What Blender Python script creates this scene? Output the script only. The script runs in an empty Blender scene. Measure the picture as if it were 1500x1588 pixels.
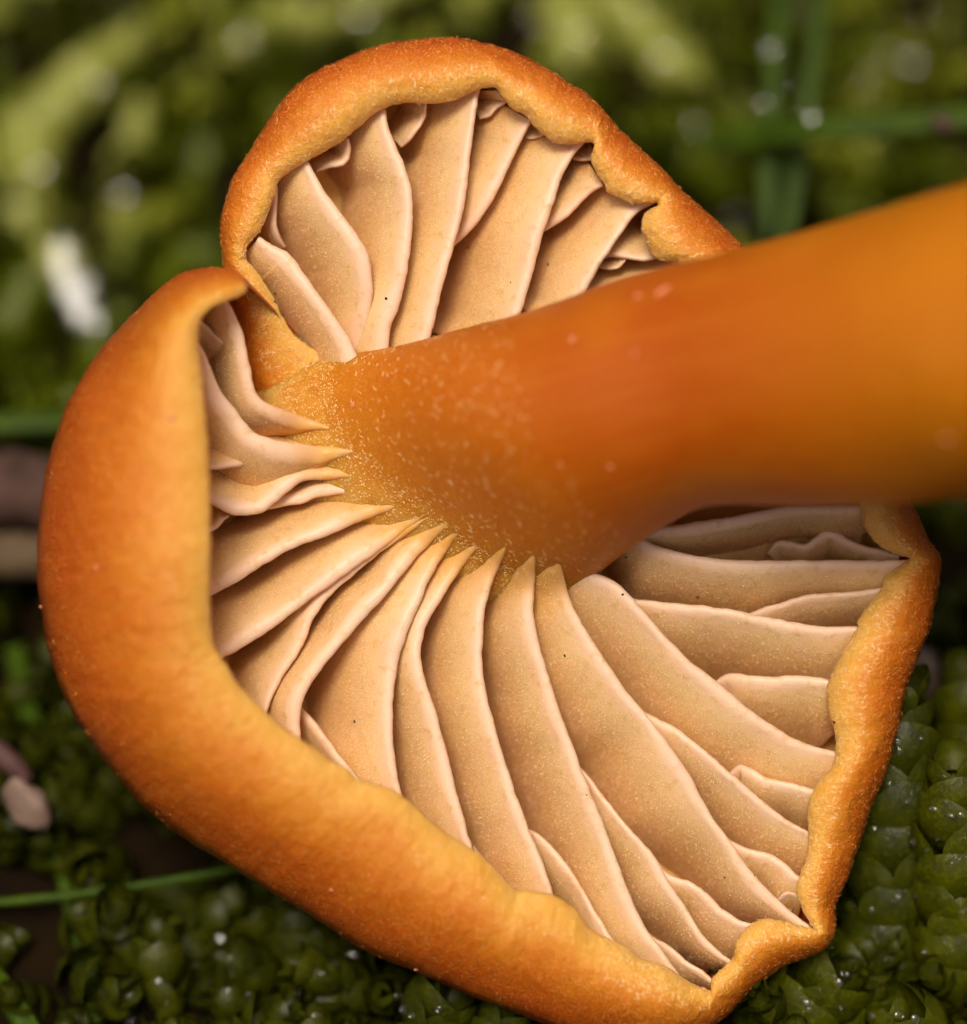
import bpy, bmesh, math, random
import numpy as np
from mathutils import Vector, Matrix, noise
from mathutils.bvhtree import BVHTree

# ------------------------------------------------------------------ camera, sky, sun, exposure
sc = bpy.context.scene
COL = sc.collection
sc.unit_settings.scale_length = 0.002          # one unit is two millimetres: the cap is about 28 mm across
ALPHA = math.radians(50)                       # the lens looks down at the moss bank
DIST = 45.0                                    # lens to the plane of the gill edges
PXU = 100.0
SA, CA = math.sin(ALPHA), math.cos(ALPHA)
AX = np.array([1.0, 0, 0]); AY = np.array([0, SA, CA]); AD = np.array([0, -CA, SA])

cam = bpy.data.cameras.new('camera')
cam_o = bpy.data.objects.new('camera', cam); COL.objects.link(cam_o)
cam.sensor_fit = 'HORIZONTAL'; cam.sensor_width = 360.0
cam.lens = 360.0 / 2 / (7.5 / DIST)
cam.clip_start = 0.5; cam.clip_end = 3000
cam.dof.use_dof = True
cam.dof.focus_distance = DIST + 0.1
cam.dof.aperture_fstop = (cam.lens * 1e-3) / 2.6
cam_o.location = Vector(AD * DIST)
cam_o.rotation_euler = (math.pi / 2 - ALPHA, 0, 0)
sc.camera = cam_o

SUN = np.array([-0.10, 0.36, 0.90]); SUN = SUN / np.linalg.norm(SUN)      # right, up, towards the lens
SUNW = SUN[0] * AX + SUN[1] * AY + SUN[2] * AD
sun_el = math.asin(SUNW[2]); sun_az = math.atan2(SUNW[0], SUNW[1])
w = bpy.data.worlds.new('World'); sc.world = w; w.use_nodes = True
wn = w.node_tree.nodes; wl = w.node_tree.links
sky = wn.new('ShaderNodeTexSky'); sky.sky_type = 'NISHITA'; sky.sun_disc = False
sky.sun_elevation = sun_el; sky.sun_rotation = sun_az
sky.air_density = 0.5; sky.dust_density = 9.0; sky.ozone_density = 0.3
wl.new(sky.outputs[0], wn['Background'].inputs[0]); wn['Background'].inputs[1].default_value = 0.075
sl = bpy.data.lights.new('sun', 'SUN'); sl.energy = 2.3; sl.angle = math.radians(18); sl.color = (1.0, 0.91, 0.78)
so = bpy.data.objects.new('sun', sl); COL.objects.link(so)
so.rotation_euler = Vector(SUNW).to_track_quat('Z', 'Y').to_euler(); so.location = Vector(SUNW * 60)
sc.view_settings.view_transform = 'Standard'; sc.view_settings.look = 'None'
sc.view_settings.gamma = 1; sc.view_settings.use_curve_mapping = False
sc.view_settings.exposure = 0.0
sc.render.engine = 'CYCLES'
sc.cycles.use_denoising = True
sc.cycles.use_adaptive_sampling = True; sc.cycles.adaptive_threshold = 0.025; sc.cycles.adaptive_min_samples = 24
sc.cycles.max_bounces = 6; sc.cycles.diffuse_bounces = 3; sc.cycles.transmission_bounces = 6
sc.cycles.caustics_reflective = False; sc.cycles.caustics_refractive = False
sc.cycles.sample_clamp_indirect = 6

# ------------------------------------------------------------------ helpers
rng = random.Random(7)
ORG = 0.0
def P(px, py, d):
    """picture position (px of the 1500-wide photograph) at d units in front of the gill plane -> world"""
    px = np.asarray(px, float); py = np.asarray(py, float); d = np.asarray(d, float)
    k = (DIST - d) / DIST / PXU
    x = (px - 750) * k; y = (794 - py) * k
    return x[..., None] * AX + y[..., None] * AY + d[..., None] * AD
def proj(v):
    x = v @ AX; y = v @ AY; d = v @ AD
    k = DIST / (DIST - d) * PXU
    return 750 + x * k, 794 - y * k, d

def cr(pts, n):
    """Catmull-Rom resample of control rows by arc length of the first two columns"""
    p = np.asarray(pts, float)
    if len(p) == 2:
        t = np.linspace(0, 1, n)[:, None]; return p[0] * (1 - t) + p[1] * t
    q = np.vstack([2 * p[0] - p[1], p, 2 * p[-1] - p[-2]])
    out = []
    for i in range(1, len(q) - 2):
        t = np.linspace(0, 1, 14, endpoint=False)[:, None]
        a, b, c, e = q[i - 1], q[i], q[i + 1], q[i + 2]
        out.append(0.5 * (2 * b + (c - a) * t + (2 * a - 5 * b + 4 * c - e) * t ** 2 + (3 * b - a - 3 * c + e) * t ** 3))
    out.append(p[-1:]); o = np.vstack(out)
    s = np.concatenate([[0], np.cumsum(np.linalg.norm(np.diff(o[:, :2], axis=0), axis=1))])
    g = np.linspace(0, s[-1], n)
    return np.stack([np.interp(g, s, o[:, k]) for k in range(o.shape[1])], 1)

def mesh_from(name, verts, faces, attrs=None, smooth=True):
    me = bpy.data.meshes.new(name)
    me.from_pydata([tuple(v) for v in verts], [], faces)
    if attrs:
        for k, a in attrs.items():
            at = me.attributes.new(k, 'FLOAT', 'POINT'); at.data.foreach_set('value', np.asarray(a, np.float32))
    if smooth: me.polygons.foreach_set('use_smooth', [True] * len(me.polygons))
    me.update(); return me
def grid_faces(nr, nc, closed=False, flip=False):
    f = []
    for i in range(nr - 1):
        for j in range(nc if closed else nc - 1):
            k = (j + 1) % nc
            q = (i * nc + j, i * nc + k, (i + 1) * nc + k, (i + 1) * nc + j)
            f.append(q[::-1] if flip else q)
    return f
def link(name, me, mat, parent=None, loc=None):
    o = bpy.data.objects.new(name, me); COL.objects.link(o)
    if mat and not me.materials: me.materials.append(mat)
    if parent: o.parent = parent
    if loc is not None: o.location = loc
    return o
def tag(o, label=None, cat=None, group=None, kind=None):
    for k, v in (('label', label), ('category', cat), ('group', group), ('kind', kind)):
        if v: o[k] = v
    return o
def empty(name, loc):
    o = bpy.data.objects.new(name, None); COL.objects.link(o); o.location = Vector(loc); o.empty_display_size = 0.3
    return o

# ------------------------------------------------------------------ materials
class NT:
    def __init__(s, name):
        s.m = bpy.data.materials.new(name); s.m.use_nodes = True
        s.n = s.m.node_tree.nodes; s.l = s.m.node_tree.links; s.b = s.n['Principled BSDF']
    def node(s, t, **kw):
        n = s.n.new(t)
        for k, v in kw.items():
            if k in n.inputs: n.inputs[k].default_value = v
            else: setattr(n, k, v)
        return n
    def noise(s, scale, detail=3, rough=0.55, coord=None, dist=0.0):
        n = s.node('ShaderNodeTexNoise', Scale=scale, Detail=detail, Roughness=rough, Distortion=dist)
        if coord is None: coord = s.coord()
        s.l.new(coord, n.inputs['Vector']); return n.outputs['Fac']
    def coord(s):
        if not hasattr(s, '_c'): s._c = s.n.new('ShaderNodeTexCoord').outputs['Object']
        return s._c
    def attr(s, name):
        return s.node('ShaderNodeAttribute', attribute_name=name).outputs['Fac']
    def math(s, op, a, b=None, clamp=False):
        n = s.node('ShaderNodeMath', operation=op); n.use_clamp = clamp
        for i, v in enumerate((a, b)):
            if v is None: continue
            if isinstance(v, (int, float)): n.inputs[i].default_value = v
            else: s.l.new(v, n.inputs[i])
        return n.outputs[0]
    def ramp(s, fac, stops):
        n = s.node('ShaderNodeValToRGB'); e = n.color_ramp.elements
        while len(e) > 1: e.remove(e[-1])
        e[0].position = stops[0][0]; e[0].color = (*stops[0][1], 1)
        for p, c in stops[1:]:
            x = e.new(p); x.color = (*c, 1)
        s.l.new(fac, n.inputs[0]); return n.outputs[0]
    def mix(s, fac, a, b, mode='MIX'):
        n = s.node('ShaderNodeMix', data_type='RGBA', blend_type=mode)
        for sock, v in ((n.inputs[0], fac), (n.inputs[6], a), (n.inputs[7], b)):
            if isinstance(v, tuple): sock.default_value = (*v, 1)
            elif isinstance(v, (int, float)): sock.default_value = v
            else: s.l.new(v, sock)
        return n.outputs[2]
    def bump(s, h, strength, dist, prev=None):
        n = s.node('ShaderNodeBump', Strength=strength, Distance=dist)
        s.l.new(h, n.inputs['Height'])
        if prev is not None: s.l.new(prev, n.inputs['Normal'])
        return n.outputs[0]
    def set(s, **kw):
        for k, v in kw.items():
            k = k.replace('_', ' ')
            i = s.b.inputs[k]
            if isinstance(v, bpy.types.NodeSocket): s.l.new(v, i)
            elif isinstance(v, tuple) and len(v) == 3 and i.type == 'RGBA': i.default_value = (*v, 1)
            else: i.default_value = v
        return s.m

def mat_cap():
    t = NT('cap_skin')
    f = t.attr('f')
    n1 = t.noise(1.1, 2); n2 = t.noise(5.5, 2); n3 = t.noise(30, 1, 0.6, dist=0.8)
    ff = t.math('ADD', f, t.math('MULTIPLY', t.math('SUBTRACT', n1, 0.5), 0.30))
    ff = t.math('ADD', ff, t.math('MULTIPLY', t.math('SUBTRACT', n2, 0.5), 0.30))
    c = t.ramp(ff, [(0.0, (0.83, 0.48, 0.11)), (0.25, (0.80, 0.40, 0.055)), (0.50, (0.71, 0.245, 0.012)), (0.75, (0.63, 0.148, 0.003)), (1.0, (0.55, 0.080, 0.001))])
    c = t.mix(t.ramp(n3, [(0.55, (0, 0, 0)), (0.75, (0.5, 0.5, 0.5))]), c, (0.90, 0.50, 0.17))
    b = t.bump(n3, 0.5, 0.05); b = t.bump(n2, 0.25, 0.08, b)
    return t.set(Base_Color=c, Roughness=0.40, Specular_IOR_Level=0.4, Subsurface_Weight=0.35, Subsurface_Radius=(0.6, 0.2, 0.04), Subsurface_Scale=0.5, Normal=b)
def mat_gill():
    t = NT('gill_flesh')
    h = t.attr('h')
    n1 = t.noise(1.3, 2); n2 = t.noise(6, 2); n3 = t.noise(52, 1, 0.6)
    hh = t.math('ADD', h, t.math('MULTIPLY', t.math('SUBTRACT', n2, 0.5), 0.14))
    c = t.ramp(hh, [(0.0, (0.86, 0.60, 0.41)), (0.10, (0.86, 0.59, 0.35)), (0.25, (0.83, 0.53, 0.21)), (0.45, (0.77, 0.415, 0.11)), (0.7, (0.67, 0.28, 0.05)), (1.0, (0.56, 0.165, 0.015))])  # root pigment is deeper orange, darkened further to paint shade between the gills
    c = t.mix(t.math('MULTIPLY', t.ramp(n1, [(0.42, (0, 0, 0)), (0.62, (0.5, 0.5, 0.5))]), 0.9), c, t.mix(0.4, c, (0.80, 0.40, 0.24)))
    c = t.mix(t.ramp(n2, [(0.56, (0, 0, 0)), (0.75, (0.45, 0.45, 0.45))]), c, (0.58, 0.34, 0.07))
    k = t.ramp(h, [(0.08, (0, 0, 0)), (0.3, (1, 1, 1))])
    grain = t.math('MULTIPLY', t.ramp(n3, [(0.45, (0, 0, 0)), (0.68, (0.8, 0.8, 0.8))]), k)
    c = t.mix(grain, c, (0.97, 0.72, 0.42))
    c = t.mix(t.math('MULTIPLY', t.attr('e'), t.math('ADD', t.math('MULTIPLY', n2, 0.8), 0.5), True), c, (0.78, 0.40, 0.07))
    b = t.bump(t.math('MULTIPLY', n3, k), 0.45, 0.035); b = t.bump(n2, 0.2, 0.06, b)
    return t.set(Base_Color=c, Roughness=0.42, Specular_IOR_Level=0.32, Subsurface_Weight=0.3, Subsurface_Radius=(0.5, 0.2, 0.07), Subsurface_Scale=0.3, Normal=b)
def mat_stem():
    t = NT('stem_skin')
    s_ = t.attr('s'); a_ = t.attr('a')
    cx = t.node('ShaderNodeCombineXYZ'); t.l.new(t.math('MULTIPLY', s_, 3.0), cx.inputs[0]); t.l.new(t.math('MULTIPLY', a_, 26.0), cx.inputs[1])
    st = t.noise(1.6, 3, 0.6, cx.outputs[0], 0.4)
    n1 = t.noise(0.45, 2); n2 = t.noise(4, 2); n3 = t.noise(26, 1, 0.6, dist=0.8)
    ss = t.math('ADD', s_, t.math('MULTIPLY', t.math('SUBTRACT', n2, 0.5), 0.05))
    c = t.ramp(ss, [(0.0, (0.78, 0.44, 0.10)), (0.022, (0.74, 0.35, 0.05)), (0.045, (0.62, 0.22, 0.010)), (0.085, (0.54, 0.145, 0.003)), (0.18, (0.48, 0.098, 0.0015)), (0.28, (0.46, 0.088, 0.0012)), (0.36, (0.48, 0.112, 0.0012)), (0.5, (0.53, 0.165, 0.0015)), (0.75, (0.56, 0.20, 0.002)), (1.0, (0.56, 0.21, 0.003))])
    c = t.mix(t.ramp(st, [(0.42, (0, 0, 0)), (0.75, (0.4, 0.4, 0.4))]), c, (0.56, 0.18, 0.008))
    c = t.mix(t.ramp(n1, [(0.5, (0, 0, 0)), (0.7, (0.6, 0.6, 0.6))]), c, (0.58, 0.19, 0.004))
    gk = t.ramp(s_, [(0.0, (1, 1, 1)), (0.06, (0.5, 0.5, 0.5)), (0.16, (0.1, 0.1, 0.1)), (0.3, (0.03, 0.03, 0.03))])
    c = t.mix(t.math('MULTIPLY', t.ramp(n3, [(0.55, (0, 0, 0)), (0.75, (0.7, 0.7, 0.7))]), gk), c, (0.88, 0.50, 0.18))
    b = t.bump(t.math('MULTIPLY', n3, gk), 0.6, 0.05); b = t.bump(st, 0.15, 0.04, b)
    return t.set(Base_Color=c, Roughness=0.45, Specular_IOR_Level=0.28, Subsurface_Weight=0.6, Subsurface_Radius=(1.2, 0.4, 0.05), Subsurface_Scale=0.8, Normal=b)
def mat_leaf(name, c0, c1, rough=0.3, trans=0.25, spec=0.5, coat=0.0):
    t = NT(name)
    n = t.noise(1.6, 2); n2 = t.noise(11, 2)
    c = t.ramp(n, [(0.3, c0), (0.7, c1)])
    c = t.mix(t.ramp(n2, [(0.5, (0, 0, 0)), (0.75, (0.5, 0.5, 0.5))]), c, tuple(min(1, v * 1.7) for v in c1))
    b = t.bump(n2, 0.3, 0.05)
    t.set(Base_Color=c, Roughness=rough, Specular_IOR_Level=spec, Normal=b)
    if coat: t.set(Coat_Weight=coat, Coat_Roughness=0.04, Coat_IOR=1.4, Coat_Normal=t.bump(t.noise(4.5, 2), 0.8, 0.2))
    tr = t.node('ShaderNodeBsdfTranslucent'); t.l.new(c, tr.inputs[0])
    mx = t.node('ShaderNodeMixShader'); mx.inputs[0].default_value = trans
    t.l.new(t.b.outputs[0], mx.inputs[1]); t.l.new(tr.outputs[0], mx.inputs[2])
    t.l.new(mx.outputs[0], t.n['Material Output'].inputs[0])
    return t.m
def mat_plain(name, c0, c1, rough=0.7, scale=3.0, spec=0.3, bump=0.3):
    t = NT(name); n = t.noise(scale, 5, 0.6)
    return t.set(Base_Color=t.ramp(n, [(0.3, c0), (0.7, c1)]), Roughness=rough, Specular_IOR_Level=spec, Normal=t.bump(n, bump, 0.15))
def mat_water():
    t = NT('water'); fr = t.node('ShaderNodeFresnel', IOR=1.5)
    tr = t.node('ShaderNodeBsdfTransparent'); gl = t.node('ShaderNodeBsdfGlossy', Roughness=0.06); mx = t.node('ShaderNodeMixShader')
    t.l.new(fr.outputs[0], mx.inputs[0]); t.l.new(tr.outputs[0], mx.inputs[1]); t.l.new(gl.outputs[0], mx.inputs[2])
    t.l.new(mx.outputs[0], t.n['Material Output'].inputs[0]); t.n.remove(t.b); return t.m

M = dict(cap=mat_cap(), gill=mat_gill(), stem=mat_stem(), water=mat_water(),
         leaf=mat_leaf('wet_leaf', (0.044, 0.054, 0.0002), (0.118, 0.126, 0.0006), 0.45, 0.4, 0.3, 0.3),
         leaf_mid=mat_leaf('moss_leaf', (0.060, 0.085, 0.0006), (0.15, 0.18, 0.002), 0.4, 0.3, 0.4),
         leaf_dark=mat_leaf('wet_leaf_dark', (0.024, 0.030, 0.0002), (0.064, 0.070, 0.0004), 0.45, 0.25, 0.3, 0.25),
         leaf_pale=mat_leaf('pale_leaf', (0.20, 0.23, 0.016), (0.44, 0.45, 0.085), 0.4, 0.3, 0.5),
         leaf_lime=mat_leaf('lime_leaf', (0.16, 0.19, 0.004), (0.36, 0.38, 0.03), 0.35, 0.3, 0.5),
         grass=mat_leaf('grass_green', (0.028, 0.060, 0.0005), (0.060, 0.105, 0.001), 0.5, 0.25, 0.2),
         soil=mat_plain('soil', (0.004, 0.002, 0.0003), (0.014, 0.007, 0.001), 0.9, 1.2, 0.1),
         bark=mat_plain('bark', (0.020, 0.009, 0.005), (0.14, 0.070, 0.050), 0.8, 1.4),
         straw=mat_plain('straw', (0.07, 0.042, 0.018), (0.17, 0.11, 0.055), 0.7, 1.6),
         pale=mat_plain('pale_chip', (0.14, 0.085, 0.06), (0.28, 0.19, 0.14), 0.6, 2.0),
         rose=mat_plain('rose_leaf', (0.06, 0.025, 0.02), (0.15, 0.07, 0.06), 0.6, 2.0),
         fibre=mat_plain('fibre', (0.86, 0.46, 0.11), (0.97, 0.72, 0.34), 0.3, 5, 0.6, 0.0),
         fibre_red=mat_plain('fibre_red', (0.70, 0.19, 0.02), (0.85, 0.36, 0.07), 0.3, 5, 0.6, 0.0),
         fleck=mat_plain('fleck', (0.74, 0.20, 0.07), (0.82, 0.30, 0.14), 0.4, 5),
         grain=mat_plain('grain', (0.84, 0.55, 0.24), (0.96, 0.74, 0.44), 0.28, 6, 0.6, 0.0),
         dirt=mat_plain('dirt', (0.008, 0.006, 0.004), (0.02, 0.014, 0.01), 0.7, 8))

# ------------------------------------------------------------------ ground
GZ0 = -7.9 * CA - 2.3 * SA                    # height of the moss floor in world z
def ground_z(x, y):
    v = Vector((x * 0.11, y * 0.11, 3.1)); v2 = Vector((x * 0.33, y * 0.33, 9.7))
    r = math.hypot(x, y)
    return GZ0 + 1.3 * noise.noise(v) + 0.5 * noise.noise(v2) + (0.0 if r < 60 else (r - 60) * 0.0)
def build_ground():
    a = np.concatenate([-np.geomspace(900, 32, 16), np.linspace(-30, 30, 101), np.geomspace(32, 900, 16)])
    n = len(a); v = []
    for y in a:
        for x in a: v.append((x, y, ground_z(x, y)))
    me = mesh_from('ground', v, grid_faces(n, n))
    return tag(link('ground', me, M['soil']), kind='structure')
ground = build_ground()
def gpoint(px, py, lift=0.0):
    """the point of the moss floor seen at a picture position"""
    o = AD * DIST; t = P(px, py, 0.0) - o; t = t / np.linalg.norm(t)
    s = (GZ0 - o[2]) / t[2]; p = o + t * s
    for _ in range(4):
        s += (ground_z(p[0], p[1]) + lift - p[2]) / t[2]; p = o + t * s
    return p

# ------------------------------------------------------------------ mushroom
CEN = (690, 760)
root = empty('mushroom', P(690.0, 760.0, -1.5))
tag(root, 'orange mushroom lying on its side with pale gills facing out of the moss', 'mushroom')
RL = np.array(root.location)

# rows of the cap margin: each segment gives the inner margin line I and the outer outline O (px) with depths
SEG = [
 # the fold at the split, from the stem out to the notch
 dict(I=[(600, 600), (510, 556), (462, 524), (438, 488), (418, 448), (398, 420), (380, 402)], O=[(500, 700), (425, 650), (388, 605), (370, 550), (360, 490), (354, 445), (345, 414)],
      di=(-0.95, -0.10), do=(-1.55, -0.6), n=80),
 dict(I=[(380, 402), (385, 380), (400, 362), (411, 342), (425, 300), (432, 279), (456, 262), (480, 248), (508, 234), (535, 217), (549, 203), (563, 193), (577, 179), (598, 168), (632, 162), (664, 162), (691, 158), (715, 150), (747, 136)],
      O=[(345, 414), (341, 350), (352, 305), (365, 272), (395, 222), (440, 152), (480, 118), (520, 95), (560, 76), (600, 65), (650, 59), (700, 58), (735, 62)], di=(-0.10, 0.10), do=(-0.6, -0.5), n=230),
 dict(I=[(747, 136), (769, 136), (783, 155), (797, 168), (818, 179), (832, 196), (849, 210), (863, 219), (884, 222), (915, 220), (922, 227), (916, 245), (922, 265), (935, 286), (942, 300), (963, 309), (987, 316), (1018, 313), (1019, 320)],
      O=[(735, 62), (790, 76), (850, 105), (885, 128), (905, 140), (945, 180), (962, 202), (1000, 236), (1030, 262), (1060, 295)], di=(0.10, 0.10), do=(-0.5, -0.5), n=190),
 dict(I=[(1019, 320), (1001, 331), (996, 352), (1005, 376), (1018, 400), (1036, 408), (1060, 420)], O=[(1060, 295), (1085, 317), (1110, 340), (1140, 368), (1165, 392)], di=(0.10, 0.05), do=(-0.5, -0.5), n=70),
 dict(I=[(1060, 420), (1150, 500), (1240, 600), (1310, 710), (1334, 780)], O=[(1165, 392), (1240, 470), (1320, 580), (1380, 690), (1415, 778)], di=(0.05, 0.05), do=(-0.5, -0.5), n=90),
 dict(I=[(1334, 780), (1340, 806), (1348, 826), (1370, 850), (1410, 866)], O=[(1415, 778), (1430, 805), (1440, 830), (1455, 852), (1463, 868)], di=(0.05, -0.02), do=(-0.5, -0.5), n=56),
 dict(I=[(1410, 866), (1392, 878), (1370, 897), (1366, 912), (1353, 930), (1333, 960), (1329, 977), (1314, 1003), (1303, 1023), (1292, 1047), (1284, 1064), (1284, 1090), (1288, 1120), (1294, 1146), (1294, 1172)],
      O=[(1463, 868), (1458, 910), (1452, 940), (1440, 985), (1424, 1025), (1410, 1060), (1400, 1095), (1391, 1135)], di=(-0.02, 0.05), do=(-0.5, -0.5), n=150),
 dict(I=[(1294, 1172), (1288, 1190), (1270, 1211), (1256, 1237), (1252, 1268), (1252, 1300), (1248, 1332), (1238, 1356), (1234, 1380), (1240, 1404), (1254, 1426), (1264, 1442)],
      O=[(1391, 1135), (1380, 1190), (1365, 1228), (1350, 1262), (1336, 1300), (1325, 1330), (1310, 1370), (1296, 1405), (1297, 1430), (1295, 1452)], di=(0.05, 0.0), do=(-0.5, -0.5), n=140),
 dict(I=[(1264, 1442), (1248, 1438), (1220, 1430), (1192, 1426), (1172, 1432), (1152, 1448), (1142, 1464), (1138, 1484), (1124, 1500), (1106, 1516), (1102, 1536)],
      O=[(1295, 1452), (1284, 1470), (1270, 1480), (1240, 1491), (1215, 1500), (1190, 1516), (1170, 1531), (1150, 1550), (1130, 1572), (1105, 1592)], di=(0.0, 0.12), do=(-0.5, -0.5), n=120),
 dict(I=[(1102, 1536), (1080, 1528), (1060, 1518), (1040, 1504), (1024, 1496), (992, 1486), (968, 1466), (952, 1458), (928, 1448), (908, 1432), (892, 1412), (868, 1396), (848, 1388), (820, 1382), (800, 1384)],
      O=[(1105, 1592), (1060, 1612), (1000, 1618), (930, 1608), (850, 1588), (780, 1564)], di=(0.12, 0.75), do=(-0.5, -0.6), n=140),
 dict(I=[(800, 1384), (776, 1356), (744, 1324), (724, 1312), (700, 1296), (672, 1276), (648, 1256), (624, 1236), (604, 1224), (580, 1216), (556, 1210), (540, 1192), (516, 1180), (488, 1160), (464, 1144)],
      O=[(780, 1564), (720, 1540), (650, 1510), (560, 1470), (480, 1420), (400, 1370), (300, 1310)], di=(0.75, 1.5), do=(-0.6, -0.8), n=170),
 dict(I=[(464, 1144), (440, 1128), (416, 1106), (392, 1084), (372, 1064), (356, 1040), (344, 1020), (332, 996), (328, 960), (326, 900), (327, 850)],
      O=[(300, 1310), (210, 1240), (145, 1160), (100, 1080), (75, 1000), (60, 920)], di=(1.5, 2.1), do=(-0.8, -0.9), n=150),
 dict(I=[(327, 850), (328, 800), (326, 760), (322, 720), (318, 660), (314, 600), (311, 550), (309, 512)],
      O=[(60, 920), (58, 850), (65, 760), (85, 680), (105, 620), (150, 550), (196, 498)], di=(2.1, 1.9), do=(-0.9, -0.6), n=130),
 dict(I=[(309, 512), (314, 496), (328, 483), (345, 474), (365, 465), (381, 457)], O=[(196, 498), (240, 452), (272, 429), (300, 420), (335, 416), (362, 419)], di=(1.9, 1.25), do=(-0.6, 0.7), n=70),
 dict(I=[(381, 457), (385, 449), (384, 442)], O=[(362, 419), (376, 426), (383, 438)], di=(1.25, 1.2), do=(0.7, 1.05), n=14),
]
def build_cap():
    I = []; O = []; dI = []; dO = []; TT = []
    for k, s in enumerate(SEG):
        n = s['n']; e = slice(0, None if k == len(SEG) - 1 else -1)
        t = np.linspace(0, 1, n); ts = t * t * (3 - 2 * t)
        I.append(cr(s['I'], n)[e]); O.append(cr(s['O'], n)[e])
        dI.append((s['di'][0] + (s['di'][1] - s['di'][0]) * t)[e]); dO.append((s['do'][0] + (s['do'][1] - s['do'][0]) * t)[e])
    I = np.vstack(I); O = np.vstack(O); dI = np.concatenate(dI); dO = np.concatenate(dO)
    def sm(a, k):
        ker = np.ones(k) / k; p = np.pad(a, (k // 2, k // 2), mode='edge'); return np.convolve(p, ker, 'valid')
    dI = sm(dI, 31); dO = sm(dO, 31)
    nr = len(I); C = np.array(CEN, float)
    out = O - I; W = np.linalg.norm(out, axis=1); nh = out / np.maximum(W, 1)[:, None]
    # soften the outward direction so the rows do not cross at the cusps of the margin
    nh = np.stack([sm(nh[:, 0], 25), sm(nh[:, 1], 25)], 1); nh /= np.linalg.norm(nh, axis=1)[:, None]
    cols = []; fa = []
    def add(xy, d, f): cols.append(P(xy[:, 0], xy[:, 1], d)); fa.append(np.full(nr, f))
    tuck = np.clip(W * 0.45, 12, 60)[:, None]
    fl = np.minimum(dI - 0.9, -1.35)
    add(np.repeat(C[None], nr, 0), np.full(nr, -2.3), -0.5)
    for q in (0.3, 0.55, 0.75, 0.88): add(C + (I - C) * q, -2.2 + (fl + 2.2) * q ** 2, -0.4)
    add(I + nh * tuck * 0.6, fl + 0.05, -0.35)
    add(I + nh * tuck * 0.95, np.minimum(fl + 0.35, dI - 0.4), -0.3)
    add(I + nh * tuck * 0.75, dI - 0.42 + 0 * fl, -0.2)
    add(I + nh * tuck * 0.42, dI - 0.22, -0.12)
    add(I + nh * tuck * 0.14, dI - 0.08, -0.05)
    hump = np.clip(W / 100 * 0.36, 0.05, 0.42); hump[:78] *= np.linspace(0.0, 1, 78) ** 2
    for q in np.concatenate([[0.0, 0.012, 0.03, 0.055], (1 - np.cos(np.linspace(0.42, math.pi / 2, 24)))]):
        q = min(q, 1.0)
        d = dO + (dI - dO) * math.sqrt(max(0, 1 - q * q)) + hump * (max(0, 4 * q * (1 - q))) ** 0.7
        add(I + out * q, d, q)
    for q, dd in ((0.03, 0.35), (0.08, 0.75), (0.16, 1.25), (0.28, 1.9), (0.45, 2.6), (0.65, 3.1), (0.85, 3.4), (1.0, 3.5)):
        add(O + (C - O) * q, dO - dd, 1.0 + q)
    V = np.stack(cols, 1); nc = V.shape[1]; F = np.stack(fa, 1)
    pw = np.interp(W, [90, 260], [1.0, 0.55])[:, None]; F = np.where((F > 0) & (F < 1), np.clip(F, 0, 1) ** pw, F)
    F[:80] *= np.linspace(0.5, 1.0, 80)[:, None]; F = F.ravel(); V = V.reshape(-1, 3)
    me = mesh_from('cap', V - RL, grid_faces(nr, nc), {'f': F})
    # lumps and fibres of the skin, pushed along the normals
    nrm = np.zeros(len(V) * 3, np.float32); me.vertices.foreach_get('normal', nrm); nrm = nrm.reshape(-1, 3)
    amp = np.zeros(len(V))
    for i, v in enumerate(V):
        if -0.06 <= F[i] <= 1.05:
            p = Vector(v)
            amp[i] = 0.05 * noise.noise(p * 0.8) + 0.016 * noise.noise(p * 3.3) + 0.012 * noise.noise(p * 9) + 0.010 * noise.noise(p * 22)
    co = (V - RL) + nrm * amp[:, None]
    me.vertices.foreach_set('co', co.astype(np.float32).ravel()); me.update()
    return link('cap', me, M['cap'], root)
cap = build_cap()

# the stem: rings given by centre, half width across the picture and half depth
RINGS = [((655, 768), (-262, -212), (-180, 62), -1.75, 0.25),
         ((664, 758), (-240, -198), (-154, 44), -1.32, 0.55),
         ((674, 749), (-220, -188), (-136, 32), -1.06, 0.70),
         ((685, 742), (-205, -180), (-116, 26), -0.84, 0.74),
         ((712, 731), (-184, -176), (-106, 22), -0.48, 0.66),
         ((760, 715), (-158, -172), (-104, 18), 0.0, 0.85),
         ((805, 698), (-132, -175), (-90, 10), 0.3, 1.32),
         ((855, 679), (-108, -180), (-72, 4), 0.6, 1.65),
         ((945, 645), (-78, -181), (-55, 2), 1.1, 1.75),
         ((1050, 607), (-50, -182), (-45, 5), 1.65, 1.78),
         ((1160, 590), (-40, -193), (-42, 3), 2.2, 1.9),
         ((1275, 574), (-35, -206), (-40, 0), 2.75, 2.0),
         ((1395, 550), (-25, -226), (-40, 0), 3.3, 2.2),
         ((1515, 525), (-18, -242), (-40, 0), 3.9, 2.35),
         ((1720, 500), (0, -255), (-40, 0), 4.7, 2.45),
         ((1950, 540), (60, -250), (-30, 0), 5.0, 2.5),
         ((2150, 680), (150, -200), (-20, 0), 4.5, 2.5),
         ((2290, 900), (220, -110), (-10, 0), 3.2, 2.5),
         ((2360, 1180), (245, -40), (0, 0), 1.4, 2.4),
         ((2380, 1480), (240, 0), (0, 0), -0.9, 2.3),
         ((2380, 1750), (230, 0), (0, 0), -3.2, 2.2)]
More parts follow.
